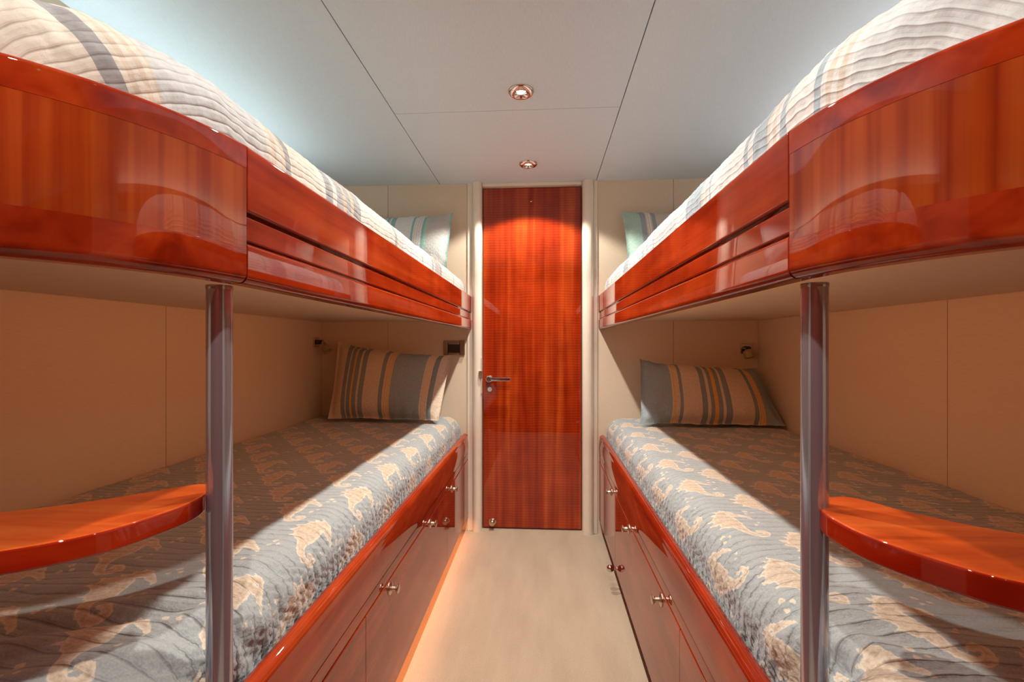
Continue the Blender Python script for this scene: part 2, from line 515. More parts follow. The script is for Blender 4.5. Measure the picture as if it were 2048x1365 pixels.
# cove strips: unseen, added above both upper bunks to brighten the ceiling
def cove_fill(loc, sx, sy, watts, col, label):
    x, y, z = loc
    e = empty('cove_fill_light', loc)
    tag(e, label, 'added light strip')
    bm = bmesh.new()
    t = .006
    box(bm, x - sx / 2 - t, x + sx / 2 + t, y - sy / 2 - t, y + sy / 2 + t, z - .022, z - .006, .003)
    box(bm, x - sx / 2 - t, x - sx / 2 - .001, y - sy / 2 - t, y + sy / 2 + t, z - .006, z + .012)
    box(bm, x + sx / 2 + .001, x + sx / 2 + t, y - sy / 2 - t, y + sy / 2 + t, z - .006, z + .012)
    box(bm, x - sx / 2, x + sx / 2, y - sy / 2 - t, y - sy / 2 - .001, z - .006, z + .012)
    box(bm, x - sx / 2, x + sx / 2, y + sy / 2 + .001, y + sy / 2 + t, z - .006, z + .012)
    obj('channel', bm, M['trim'], e)
    o = area('cove_fill_beam', (0, 0, 0), (PI, 0, 0), sx, sy, watts, col)
    o.parent = e
cove_fill((XWL + .045, 1.15, 1.66), .05, 2.2, COVE_FILL_L, (.72, .94, 1.0), 'added cool fill strip, out of sight high on the left wall over the upper bunk')
cove_fill((XWR - .045, 1.15, 1.66), .05, 2.2, COVE_FILL_R, (.90, .95, 1.0), 'added pale fill strip, out of sight high on the right wall over the upper bunk')

# door jamb posts (bullnose) and header
def jamb(name, xa, xb, flat_a, flat_b, label):
    bm = bmesh.new()
    n = 14
    cx, hw = (xa + xb) / 2, (xb - xa) / 2
    pts = [(xa, D + .05)] + [(cx - hw * math.cos(PI * k / n), D - .006 - .030 * math.sin(PI * k / n)) for k in range(n + 1)] + [(xb, D + .05)]
    va = [bm.verts.new((x, y, 0)) for x, y in pts]; vb = [bm.verts.new((x, y, CEIL)) for x, y in pts]
    for k in range(len(pts)):
        k2 = (k + 1) % len(pts)
        bm.faces.new((va[k], va[k2], vb[k2], vb[k]))
    bm.faces.new(va); bm.faces.new(vb)
    box(bm, flat_a, flat_b, D - .008, D + .001, 0, CEIL, .002)
    return tag(obj(name, bm, M['trim']), label, 'door jamb', kind='structure')
jl = jamb('trim_1', -0.4035, -0.3480, -0.432, -0.4036, 'rounded cream jamb on the left of the door')
jr = jamb('trim_2', 0.2230, 0.2880, 0.2881, 0.308, 'rounded cream jamb on the right of the door')
bm = bmesh.new(); box(bm, -0.3479, 0.2229, D - .004, D + .06, 1.981, CEIL, .003)
tag(obj('trim_3', bm, M['trim']), 'cream strip above the door', 'door head', kind='structure')

# door
bm = bmesh.new(); box(bm, DX0 + .002, DX1 - .002, DY, DY + .03, 0.008, 1.979, .003)
door = obj('door_1', bm, M['wood_door'], origin=((DX0 + DX1) / 2, DY, 0))
tag(door, 'glossy red figured wood cabin door', 'door', kind='structure')
# lever handle, lock, bumper
def wy(x, z, f=1.0109): return x * f, ZC + (z - ZC) * f
hx, hz = wy(-0.305, 0.8745)
bm = bmesh.new()
lathe(bm, [(0.0, 0), (.0195, 0), (.0195, .004), (.016, .006), (.015, .04), (.0165, .043), (.0165, .052), (.0135, .055), (0, .055)], (hx, DY, hz), (0, -1, 0), 28)
o_rose = obj('handle_rose', bm, M['chrome'], door)
bm = bmesh.new()
box(bm, hx + .006, hx + .125, DY - .052, DY - .041, hz - .011, hz + .011, .0045, 3)
for dx in (.03, .103):
    box(bm, hx + dx, hx + dx + .0018, DY - .0526, DY - .0515, hz - .0112, hz + .0112)
obj('lever_handle', bm, M['chrome'], door)
lx, lz = wy(-0.3026, 0.8138)
bm = bmesh.new()
lathe(bm, [(0, 0), (.0155, 0), (.0155, .005), (.0135, .008), (.009, .008), (.009, .0095), (0, .0095)], (lx, DY, lz), (0, -1, 0), 28)
obj('lock_cylinder', bm, M['chrome'], door)
bx, bz = wy(-0.288, 0.053)
bm = bmesh.new()
lathe(bm, [(0, 0), (.021, 0), (.021, .004), (.014, .007), (.012, .022), (.016, .026), (.016, .034), (.010, .038), (0, .038)], (bx, DY, bz), (0, -1, 0), 24)
obj('door_bumper', bm, M['nickel'], door)
# strike plate and keeper on the left jamb
bm = bmesh.new()
box(bm, -0.3495, -0.3465, D - .028, D + .01, 0.79, 1.0, .001)
sp = obj('strike_plate', bm, M['trim'], jl)
bm = bmesh.new()
box(bm, -0.362, -0.344, D - .045, D - .018, 0.886, 0.922, .003)
obj('latch_keeper', bm, M['nickel'], jl)

# ------------------------------------------------------------------ downlights
def downlight(x, y, watts, label):
    e = empty('downlight', (x, y, CEIL))
    tag(e, label, 'ceiling light', 'recessed downlights along the ceiling')
    bm = bmesh.new()
    lathe(bm, [(.0475, 0.0), (.0475, .0035), (.0445, .0095), (.036, .0145), (.030, .0145), (.0275, .0125), (.0230, .0012), (.0230, 0.0)], (x, y, CEIL), (0, 0, -1), 40)
    obj('trim_ring', bm, M['rose'], e)
    bm = bmesh.new()
    lathe(bm, [(0, .0004), (.0175, .0004), (.0175, .001), (.012, .0017), (.006, .002), (0, .0021)], (x, y, CEIL), (0, 0, -1), 28)
    obj('bulb', bm, M['glow'], e)
    d = bpy.data.lights.new('downlight_beam', 'SPOT')
    d.energy = watts; d.color = DOWN_COL
    d.spot_size = math.radians(127); d.spot_blend = 0.22
    d.shadow_soft_size = 0.018
    lo = bpy.data.objects.new('downlight_beam', d)
    lo.location = (0, 0, -0.030)
    lo.parent = e
    C.objects.link(lo)
    d2 = d.copy(); d2.energy = watts * CORE; d2.spot_size = math.radians(76); d2.spot_blend = 1.0
    lo = bpy.data.objects.new('downlight_core', d2)
    lo.location = (0, 0, -0.030)
    lo.parent = e
    C.objects.link(lo)
labs = ['bright recessed downlight nearer the camera, with glare on its ring', 'smaller looking recessed downlight just in front of the door',
        'recessed downlight over the aisle between the bunk middles', 'recessed downlight in the middle near the rear wall',
        'recessed downlight left of the aisle near the rear wall', 'recessed downlight right of the aisle near the rear wall']
for (x, y, w), lb in zip(DOWN_SPOTS, labs):
    downlight(x, y, w, lb)

# ------------------------------------------------------------------ bunks
SIDE = {-1: 'left', 1: 'right'}
def overhead(s):
    x0, ow = XF[s], abs(XW[s] - XF[s])
    nm = SIDE[s]
    e = empty('overhead_bunk', (x0 + s * .45, 1.5, 1.16))
    tag(e, {-1: 'glossy red wood upper bunk on the left with curved corner panel',
            1: 'glossy red wood upper bunk on the right with framed curved corner panel'}[s], 'bunk')
    G = .0016
    YE = D - .001
    # three boards of the straight side
    for name, z0, z1, o0, rf in (('fascia_board', 1.2565, 1.349, 0, (.004, .006)), ('fascia_strip', 1.2165, 1.2525, .004, (.003, .004)), ('fascia_board', 1.157, 1.2125, 0, (.012, .005))):
        bm = bmesh.new()
        sweep(bm, s, x0, straight(YE, YSEAM + G), rrect(o0, .03, z0, z1, rf))
        obj(name, bm, M['wood_y'], e)
    bm = bmesh.new(); sweep(bm, s, x0, straight(YE, YSEAM + G), [(.010, 1.16), (.010, 1.345), (.028, 1.345), (.028, 1.16)])
    obj('fascia_core', bm, M['wood_dark'], e)
    # curved corner: rails and veneer panel
    cp = corner(ow - .002, YSEAM - G)
    bm = bmesh.new(); sweep(bm, s, x0, cp, rrect(0, .03, 1.3159, 1.349, (.0001, .006)))
    obj('corner_rail', bm, M['wood_x'], e)
    bm = bmesh.new(); sweep(bm, s, x0, cp, rrect(0, .03, 1.157, 1.2051, (.014, .0001)))
    obj('corner_rail', bm, M['wood_x'], e)
    bm = bmesh.new(); sweep(bm, s, x0, cp, rrect(.0003, .029, 1.20515, 1.31585, (.0001, .0001), 1))
    obj('corner_panel', bm, M['wood_z'], e)
    # underside board
    bm = bmesh.new()
    pl = [(.0302, YE)] + [(o + no * .0302, y + ny * .0302) for (o, y), (no, ny) in corner(ow - .002, .65)]
    pl += [(ow - .002, YE)]
    va = [bm.verts.new((x0 + s * o, y, 1.2045)) for o, y in pl]; vb = [bm.verts.new((x0 + s * o, y, 1.235)) for o, y in pl]
    bm.faces.new(va); bm.faces.new(vb)
    for k in range(len(pl)):
        k2 = (k + 1) % len(pl)
        bm.faces.new((va[k], va[k2], vb[k2], vb[k]))
    obj('underside_panel', bm, M['under'], e)
    # cream lip just inside the fascia bottom
    bm = bmesh.new(); sweep(bm, s, x0, straight(YE, .65) + corner(ow - .002, .649)[1:], [(.0305, 1.159), (.0305, 1.2043), (.046, 1.2043), (.046, 1.164)])
    obj('lip_strip', bm, M['under'], e)
overhead(-1); overhead(1)

def knob(parent, x, s, y, z):
    bm = bmesh.new()
    lathe(bm, [(0, 0), (.0175, 0), (.0175, .002), (.015, .0035), (.0075, .006), (.0065, .016), (.010, .020), (.013, .0215), (.013, .024), (.011, .0255), (0, .026)], (x, y, z), (-s, 0, 0), 26)
    obj('knob', bm, M['nickel'], parent)

def cabinet(s):
    x0, ow = XP[s], abs(XW[s] - XP[s])
    e = empty('storage_bunk', (x0 + s * .45, 1.5, 0))
    tag(e, {-1: 'glossy red wood lower bunk base with doors on the left of the aisle',
            1: 'glossy red wood lower bunk base with doors on the right of the aisle'}[s], 'bunk')
    YE = D - .001
    zb = 0.0874
    G = .0014
    cuts = [YE, 2.0854, 1.1148, 0.66]
    doors = []
    for a, b in zip(cuts, cuts[1:]):
        bm = bmesh.new()
        sweep(bm, s, x0, straight(a - (G if a != YE else 0), b + G), rrect(0, .018, zb, .4125, (.002, .003), 2))
        doors.append(obj('door', bm, M['wood_y'], e))
    # corner door round the foot
    bm = bmesh.new(); sweep(bm, s, x0, corner(ow - .002, .66 - G), rrect(0, .018, zb, .4125, (.002, .003), 2))
    obj('end_panel', bm, M['wood_x'], e)
    full = straight(YE, .65) + corner(ow - .002, .649)[1:]
    bm = bmesh.new(); sweep(bm, s, x0, full, rrect(.001, .018, .4155, .4475, (.002, .002), 2))
    obj('strip', bm, M['wood_y'], e)
    # leaning rail with a bullnose top
    prof = [(.0, .4505), (.0, .462), (-.001, .48), (.0, .505), (.003, .527)] + arc_pts(.0215, .5405, .0175, 195, 40, 8) + [(.037, .535), (.0385, .52), (.0385, .4505)]
    bm = bmesh.new(); sweep(bm, s, x0, full, prof)
    obj('bed_rail', bm, M['wood_y'], e)
    # carcass, bed board and recessed kick
    bm = bmesh.new(); sweep(bm, s, x0, full, [(.019, zb), (.019, .50), (.04, .50), (.04, zb)])
    obj('carcass', bm, M['wood_dark'], e)
    bm = bmesh.new(); sweep(bm, s, x0, full, [(.075, .001), (.075, zb), (.095, zb), (.095, .001)])
    obj('toe_kick', bm, M['kick'], e)
    bm = bmesh.new()
    pl = [(.047, YE)] + [(o + no * .047, y + ny * .047) for (o, y), (no, ny) in corner(ow - .002, .65)] + [(ow - .002, YE)]
    va = [bm.verts.new((x0 + s * o, y, .45)) for o, y in pl]; vb = [bm.verts.new((x0 + s * o, y, .48)) for o, y in pl]
    bm.faces.new(va); bm.faces.new(vb)
    for k in range(len(pl)):
        k2 = (k + 1) % len(pl)
        bm.faces.new((va[k], va[k2], vb[k2], vb[k]))
    obj('bed_board', bm, M['under'], e)
    knob(doors[1], x0, s, 1.765 if s < 0 else 1.76, .392)
    knob(doors[1], x0, s, 1.295 if s < 0 else 1.285, .388)
    knob(doors[0], x0, s, 2.20, .390)
cabinet(-1); cabinet(1)

# unseen warm strips added behind the upper bunk lips as under-bunk fill
for s_, lb in ((-1, 'added warm fill strip behind the lip of the left upper bunk'), (1, 'added warm fill strip behind the lip of the right upper bunk')):
    xs = XF[s_] + s_ * .062
    e = empty('berth_fill_light', (xs, 1.475, 1.19))
    tag(e, lb, 'added light strip')
    bm = bmesh.new(); box(bm, min(xs - s_ * .014, xs - s_ * .001), max(xs - s_ * .014, xs - s_ * .001), .75, 2.20, 1.168, 1.2043, .002)
    obj('added_strip_housing', bm, M['trim'], e)
    bl = area('added_strip_beam', (0, 0, 0), (0, s_ * -PI / 2, 0), .022, 1.40, BERTH_FILL_W, (1.0, .36, .10))
    bl.parent = e; bl.location = (s_ * .001, 0, -.004)

# unseen strip added under the left base for the orange carpet-edge glow
e = empty('toe_kick_added_glow', (-.47, 1.65, .086))
tag(e, 'added orange glow strip, unseen under the left bunk base', 'added light strip')
bm = bmesh.new(); box(bm, -.462, -.448, .75, 2.65, .078, .086, .002)
obj('added_strip_housing', bm, M['trim'], e)
tl = area('added_strip_beam', (0, 0, 0), (0, 0, 0), .010, 1.88, 1.0, (1.0, .36, .15))
tl.parent = e; tl.location = (.016, .05, -.0095)

# chrome ball door stop on the right base
bm = bmesh.new()
bx, by, bz = 0.2925, 2.07, 0.098
lathe(bm, [(0, -.0155)] + [(.0155 * math.cos(math.radians(a)), .0155 * math.sin(math.radians(a))) for a in range(-75, 60, 15)] + [(.009, .0135), (.006, .016), (.006, .0235), (0, .0235)], (bx, by, bz), (1, 0, 0), 24)
tag(obj('door_stop', bm, M['chrome'], origin=(bx, by, bz)), 'small chrome ball door stop low on the right bunk base', 'door stop')

# ------------------------------------------------------------------ posts and step shelves
def post(x, y, z0, label):
    bm = bmesh.new()
    R = .0167
    lathe(bm, [(R, z0), (R, 1.150), (R + .0006, 1.1515), (R + .0006, 1.1565)], (x, y, 0), (0, 0, 1), 40)
    return tag(obj('support_post', bm, M['post'], origin=(x, y, z0)), label, 'post')
PL, PR = (-0.4611, 0.6446), (0.3733, 0.6739)
post(*PL, .5588, 'round chrome post under the left upper bunk')
post(*PR, .4806, 'round chrome post under the right upper bunk')

def catmull(pts, n=6):
    out = []
    P = [pts[0]] + pts + [pts[-1]]
    for i in range(1, len(P) - 2):
        p0, p1, p2, p3 = [np.array(q) for q in P[i - 1:i + 3]]
        for k in range(n):
            t = k / n
            out.append(tuple(0.5 * ((2 * p1) + (-p0 + p2) * t + (2 * p0 - 5 * p1 + 4 * p2 - p3) * t * t + (-p0 + 3 * p1 - 3 * p2 + p3) * t ** 3)))
    out.append(tuple(pts[-1]))
    return out

def shelf(pts, zt, th, label):
    bm = bmesh.new()
    pl = catmull(pts, 6)
    def inset(poly, d):
        P = np.array(poly); n = len(P); out = []
        for i in range(n):
            if i in (0, n - 1):
                out.append(P[i]); continue
            t = P[i + 1] - P[i - 1]; t = t / np.linalg.norm(t)
            out.append(P[i] + d * np.array((-t[1], t[0])) * SGN)
        return out
    area2 = sum(pl[i][0] * pl[(i + 1) % len(pl)][1] - pl[(i + 1) % len(pl)][0] * pl[i][1] for i in range(len(pl)))
    SGN = 1 if area2 > 0 else -1
    r = .0038
    layers = []
    for k in range(5):
        a = PI / 2 * k / 4
        layers.append((r * (1 - math.sin(a)), zt - th + r * (1 - math.cos(a))))
    for k in range(5):
        a = PI / 2 * k / 4
        layers.append((r * (1 - math.cos(a)), zt - r * (1 - math.sin(a))))
    rings = [[bm.verts.new((p[0], p[1], z)) for p in inset(pl, d)] for d, z in layers]
    n = len(pl)
    for a, b in zip(rings, rings[1:]):
        for k in range(n):
            k2 = (k + 1) % n
            bm.faces.new((a[k], a[k2], b[k2], b[k]))
    bm.faces.new(rings[0]); bm.faces.new(rings[-1])
    bm.normal_update()
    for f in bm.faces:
        f.material_index = 1 if abs(f.normal.z) < .8 else 0  # side faces take a deeper red than top and underside
    cx = sum(p[0] for p in pl) / n; cy = sum(p[1] for p in pl) / n
    return tag(obj('step_shelf', bm, [M['wood_step_lit'], M['wood_edge']], origin=(cx, cy, zt - th)), label, 'shelf')
shelf([(XWL + .002, .372), (-1.05, .374), (-.80, .380), (-.66, .402), (-.558, .450), (-.500, .505), (-.4765, .575), (-.474, .612), (-.480, .640), (-.492, .668), (-.512, .687), (-.538, .676),
       (-.6065, .608), (-.688, .555), (-.80, .520), (-1.05, .505), (XWL + .002, .502)], .860, .027, 'curved orange red wood step shelf beside the left chrome post')
shelf([(XWR - .002, .372), (.95, .374), (.70, .384), (.56, .415), (.4496, .464), (.409, .5036), (.376, .5624), (.367, .61), (.3705, .655), (.390, .690), (.418, .712), (.450, .708),
       (.4913, .645), (.5588, .589), (.70, .545), (.95, .515), (XWR - .002, .505)], .852, .030, 'curved orange red wood step shelf beside the right chrome post')

# ------------------------------------------------------------------ quilts
def seg_sd(px, py, ax, ay, ra, bx_, by_, rb):
    vx, vy = bx_ - ax, by_ - ay
    L2 = vx * vx + vy * vy + 1e-12
    t = np.clip(((px - ax) * vx + (py - ay) * vy) / L2, 0, 1)
    return np.hypot(px - ax - t * vx, py - ay - t * vy) - (ra + (rb - ra) * t)

# seahorse: (s across the bed, t towards the foot, radius) chains
SEAH = [[(.004, -.078, .012), (.010, -.066, .019), (.030, -.058, .010), (.060, -.040, .0055), (.066, -.030, .003)],
        [(.006, -.070, .018), (-.008, -.050, .022), (-.014, -.022, .030), (-.008, .008, .026), (.002, .032, .0145), (.008, .054, .0105), (.020, .074, .0095), (.038, .084, .0085),
         (.056, .080, .008), (.064, .066, .0075), (.055, .055, .007), (.043, .058, .0065)],
        [(.0, -.085, .007), (-.012, -.098, .001)], [(-.012, -.072, .008), (-.030, -.086, .001)], [(-.022, -.055, .008), (-.044, -.066, .001)],
        [(-.036, -.030, .010), (-.062, -.040, .003)], [(-.036, -.010, .012), (-.064, -.012, .003)], [(-.028, .014, .008), (-.052, .022, .001)],
        [(-.062, .060, .006), (-.060, .062, .006)], [(-.044, .076, .0045), (-.043, .078, .0045)], [(-.066, .084, .005), (-.065, .084, .005)],
        [(.060, .012, .005), (.060, .014, .005)], [(.074, -.004, .004), (.074, -.003, .004)]]

SEAH = [[(a * .78, b * .86, c * .95) for a, b, c in ch] for ch in SEAH]

def motif_field(X, Y, lx, ly, px, py):
    out = np.full(X.shape, 0.05)
    nx0, nx1 = int(math.floor((X.min() - lx) / px)) - 1, int(math.ceil((X.max() - lx) / px)) + 1
    ny0, ny1 = int(math.floor((Y.min() - ly) / py)) - 1, int(math.ceil((Y.max() - ly) / py)) + 1
    for i in range(nx0, nx1 + 1):
        for j in range(ny0, ny1 + 1):
            cx = lx + i * px; cy = ly + j * py + (py / 2 if i % 2 else 0)
            msk = (np.abs(X - cx) < .105) & (np.abs(Y - cy) < .125)
            if not msk.any(): continue
            a = X[msk] - cx; b = -(Y[msk] - cy)
            v = out[msk]
            for ch in SEAH:
                for q0, q1 in zip(ch, ch[1:]):
                    v = np.minimum(v, seg_sd(a, b, *q0, *q1))
            eye = np.hypot(a - .010, b + .058) - .0022
            gap = seg_sd(a, b, .012, -.040, .0015, .026, -.026, .003)
            v = np.maximum(v, -np.minimum(eye, gap))
            out[msk] = v
    return out

def quilt(s, x0, zt, zdrop, inset, r, rc, step, mat, label, wr, motif=None, side_bulge=.0):
    """quilt over a mattress: cloth coordinates o (in from the aisle side) and y, rounded at the aisle edge and foot corner"""
    W_ = abs(XW[s] - x0) - inset - .003
    yf = YFOOT + inset
    Ltot = D - .003 - yf
    drop = zdrop
    ext = r * (PI / 2 - 1) + drop
    no = int((W_ + ext) / step) + 1; nl = int((Ltot + ext) / step) + 1
    o = np.linspace(-ext, W_, no); l = np.linspace(-ext, Ltot, nl)
    O, Lq = np.meshgrid(o, l, indexing='ij')
    R = rc
    # inner distance to the rounded outline and outward normal
    dx, dy = R - O, R - Lq
    cor = (dx > 0) & (dy > 0)
    rad = np.hypot(dx, dy) + 1e-9
    d = np.where(cor, R - rad, np.minimum(O, Lq))
    nx = np.where(cor, -dx / rad, np.where(O <= Lq, -1.0, 0.0))
    ny = np.where(cor, -dy / rad, np.where(O <= Lq, 0.0, -1.0))
    over = np.maximum(r - d, 0)
    phi = np.minimum(over / r, PI / 2)
    below = np.maximum(over - r * PI / 2, 0)
    below = np.minimum(below, drop)
    px = O + nx * (r * np.sin(phi) - over)
    py = Lq + ny * (r * np.sin(phi) - over)
    pz = zt - r * (1 - np.cos(phi)) - below
    Nx, Ny, Nz = nx * np.sin(phi), ny * np.sin(phi), np.cos(phi)
    # rounding down at the head end and the wall side
    hd = np.maximum(0.045 - (Ltot - Lq), 0) / 0.045
    low = 0.040 * (1 - np.sqrt(np.maximum(1 - hd ** 2, 0)))
    wd = np.maximum(0.04 - (W_ - O), 0) / 0.04
    low = low + 0.018 * (1 - np.sqrt(np.maximum(1 - wd ** 2, 0)))
    zrim = zt - r - drop
    pz = zrim + (pz - zrim) * (1 - low / (zt - zrim))
    X = x0 + s * (inset + px); Y = yf + py
    CX = x0 + s * (inset + O); CY = yf + Lq
    h = np.minimum(wr(CX, CY, O, Lq, d), .002 + .03 * np.cos(phi))
    h = np.where(below > drop - .03, np.minimum(h, 0) * np.sin(phi), h)
    X = X + s * Nx * h; Y = Y + Ny * h; Z = pz + Nz * h
    X = np.clip(X, XWL + .002, XWR - .002)
    Y = np.minimum(Y, D - .002)
    keep = (d > r - (r * PI / 2 + drop) - step)
    nv = no * nl
    co = np.stack([X, Y, Z], -1).reshape(nv, 3)
    idx = np.arange(nv).reshape(no, nl)
    f = np.stack([idx[:-1, :-1], idx[1:, :-1], idx[1:, 1:], idx[:-1, 1:]], -1).reshape(-1, 4)
    kf = (keep[:-1, :-1] & keep[1:, :-1] & keep[1:, 1:] & keep[:-1, 1:]).reshape(-1)
    f = f[kf]
    if s < 0: f = f[:, ::-1]
    used = np.unique(f); remap = -np.ones(nv, int); remap[used] = np.arange(len(used))
    co = co[used]; f = remap[f]
    org = np.array([x0 + s * (inset + W_ / 2), yf + Ltot / 2, zt - .12])
    me = bpy.data.meshes.new('bed_quilt')
    me.from_pydata((co - org).tolist(), [], f.tolist())
    cu = CX.reshape(-1)[used]; cv = CY.reshape(-1)[used]
    uvl = me.uv_layers.new(name='cloth')
    li = np.empty(len(me.loops), dtype=np.int32); me.loops.foreach_get('vertex_index', li)
    uvl.data.foreach_set('uv', np.stack([cu[li], cv[li]], -1).astype(np.float32).ravel())
    if motif is not None:
        fld = motif_field(cu, cv, *motif)
        at = me.attributes.new('motif', 'FLOAT', 'POINT')
        at.data.foreach_set('value', fld.astype(np.float32))
    # close the underside
    bm = bmesh.new(); bm.from_mesh(me)
    be = [e_ for e_ in bm.edges if e_.is_boundary]
    r_ = bmesh.ops.extrude_edge_only(bm, edges=be)
    zb = zt - r - drop + .0005 - org[2]
    for v in r_['geom']:
        if isinstance(v, bmesh.types.BMVert): v.co.z = zb
    bmesh.ops.holes_fill(bm, edges=[e_ for e_ in bm.edges if e_.is_boundary], sides=0)
    bmesh.ops.recalc_face_normals(bm, faces=bm.faces[:])
    bm.to_mesh(me); bm.free()
    for p in me.polygons: p.use_smooth = True
    me.set_sharp_from_angle(angle=math.radians(70))
    me.materials.append(mat)
    ob = bpy.data.objects.new('bed_quilt', me)
    ob.location = org
    C.objects.link(ob)
    return tag(ob, label, 'quilt')

def fold(X, Y, ax, ay, bx_, by_, w, amp):
    """one soft cloth fold from a to b"""
    vx, vy = bx_ - ax, by_ - ay
    L2 = vx * vx + vy * vy
    t = ((X - ax) * vx + (Y - ay) * vy) / L2
    dist = ((X - ax) * -vy + (Y - ay) * vx) / math.sqrt(L2)
    env = np.clip(1 - np.abs(2 * t - 1) ** 3, 0, 1)
    return amp * env * np.exp(-(dist / w) ** 2)

def vnoise(X, Y, f, seed):
    a = np.sin(X * f * 1.3 + seed) * np.cos(Y * f * .9 + seed * 2.1) + .6 * np.sin(X * f * 2.3 + Y * f * 1.7 + seed * .7) + .4 * np.cos(Y * f * 3.1 - X * f * 2.2 + seed * 1.9)
    return a / 2

def wr_low(s):
    def wr(X, Y, O, Lq, d):
        h = .0022 * vnoise(X, Y, 11, 1.3 + s) + .0012 * vnoise(X, Y, 34, 4.1)
        # quilted puffs: wavy stitch rows
        row = np.sin((Y + .02 * np.sin(X * 17) + .012 * np.sin(X * 41 + Y * 9)) * 2 * PI / .034)
        h += .0016 * (np.abs(row) ** .5 - .6)
        # crinkle on the drop side
        sd = np.clip((.07 - d) / .05, 0, 1)
        h += sd * .0028 * (np.sin(Y * 2 * PI / .026 + 2.2 * np.sin(d * 120)) * np.sin(d * 2 * PI / .03 + 1.5 * np.sin(Y * 47)))
        # heavier folds at the foot
        ft = np.clip((.62 - Lq) / .45, 0, 1)
        h += ft * .006 * np.sin((Lq * 1.2 + O * .6) * 2 * PI / .11 + 2.5 * np.sin(O * 9))
        if s < 0:
            h += fold(X, Y, -.50, .62, -.95, .52, .03, .012) + fold(X, Y, -.52, .72, -.80, .62, .02, -.010) + fold(X, Y, -.50, .52, -.75, .44, .025, .014)
        else:
            h += fold(X, Y, .42, .66, .95, .50, .028, -.011) + fold(X, Y, .42, .60, .80, .45, .03, .012)
        # pressed in by the post
        h -= (.012 if s < 0 else .034) * np.exp(-((Y - (.645 if s < 0 else .674)) / .045) ** 2) * np.clip((.085 - d) / .05, 0, 1)
        return h
    return wr

def wr_up(s):
    def wr(X, Y, O, Lq, d):
        h = .003 * vnoise(X, Y, 9, 2.2 + s) + .0015 * vnoise(X, Y, 30, 1.1)
        row = np.sin((d + .010 * np.sin(Y * 13) + .006 * np.sin(Y * 37)) * 2 * PI / .03)
        h += .0004 * (np.abs(row) ** .5 - .6)
        h += .0010 * np.sin(Y * 2 * PI / .031 + 2.0 * np.sin(d * 90)) * np.sin(d * 2 * PI / .035 + 1.5 * np.sin(Y * 31))
        ft = np.clip((.35 - Lq) / .3, 0, 1)
        h += ft * .002 * np.sin(Y * 2 * PI / .12 + O * 14)
        if s < 0:
            h += fold(X, Y, -.62, .50, -.47, .45, .018, -.008)
        return h
    return wr

quilt(-1, XP[-1], .660, .101, .0475, .075, RC - .0475, .005, M['seahorse'], 'blue grey quilt with cream seahorses on the left lower bunk', wr_low(-1), (-.512, 1.007, .105, .265))
quilt(1, XP[1], .660, .101, .0485, .075, RC - .0485, .005, M['seahorse'], 'blue grey quilt with cream seahorses on the right lower bunk', wr_low(1), (.335, .99, .105, .262))
quilt(-1, XF[-1], 1.4565, .150, .034, .07, RC - .034, .006, M['quilt_ul'], 'cream quilt with grey and tan bands on the left upper bunk', wr_up(-1))
quilt(1, XF[1], 1.467, .160, .034, .07, RC - .034, .006, M['quilt_ur'], 'white quilt with pale blue bands on the right upper bunk', wr_up(1))

# ------------------------------------------------------------------ pillows
CT, GB, OR_ = (0.70, 0.58, 0.45), (0.27, 0.31, 0.32), (0.80, 0.42, 0.12)
SB = (0.33, 0.40, 0.43)
def cl(*a): return list(a)
def n_(x, a, b): return max(0.0, (x - a) / (b - a))
ll = lambda x: n_(x, 305, 1380)
PC_LL = [(0, CT), (ll(428), GB), (ll(470), CT), (ll(484), GB), (ll(520), OR_), (ll(540), GB), (ll(580), CT), (ll(600), GB), (ll(648), CT), (ll(800), GB), (ll(838), CT), (ll(855), OR_), (ll(860), CT), (ll(872), OR_), (ll(877), CT), (ll(888), OR_), (ll(893), CT),
         (ll(905), SB), (ll(1190), CT), (ll(1205), OR_), (ll(1210), CT), (ll(1222), OR_), (ll(1227), CT), (ll(1238), OR_), (ll(1243), CT), (ll(1256), GB), (ll(1300), CT)]
lr = lambda x: n_(x, 455, 1735)
PC_LR = [(0, SB), (lr(725), CT), (lr(740), OR_), (lr(746), CT), (lr(758), OR_), (lr(764), CT), (lr(776), OR_), (lr(782), CT), (lr(792), GB), (lr(825), CT), (lr(1000), GB), (lr(1050), CT), (lr(1078), GB), (lr(1112), OR_), (lr(1148), GB), (lr(1186), CT), (lr(1214), GB), (lr(1268), CT),
         (lr(1475), GB), (lr(1512), CT), (lr(1524), OR_), (lr(1536), CT), (lr(1548), OR_), (lr(1560), CT), (lr(1570), OR_), (lr(1580), SB)]
TE, TG, WT, GY = (0.30, 0.56, 0.57), (0.45, 0.64, 0.55), (0.82, 0.82, 0.80), (0.56, 0.56, 0.53)
PK = (0.72, 0.60, 0.56)
PC_UL = [(0, GY), (.15, TE), (.2, WT), (.33, TE), (.395, WT), (.404, TE), (.439, WT), (.457, TE), (.483, WT), (.50, TE), (.536, WT), (.686, TE), (.707, WT), (.718, PK), (.722, WT), (.736, PK), (.741, WT), (.756, PK), (.760, WT), (.774, TE), (.795, TG), (.822, GY), (.985, TE)]
SL = (0.36, 0.40, 0.44)
PC_UR = [(0, TG), (.124, SL), (.163, CT), (.172, WT), (.18, CT), (.19, WT), (.20, CT), (.212, SL), (.243, (0.68, 0.60, 0.50)), (.52, SL), (.56, CT), (.60, SL), (.64, CT), (.84, SL), (.88, TG)]

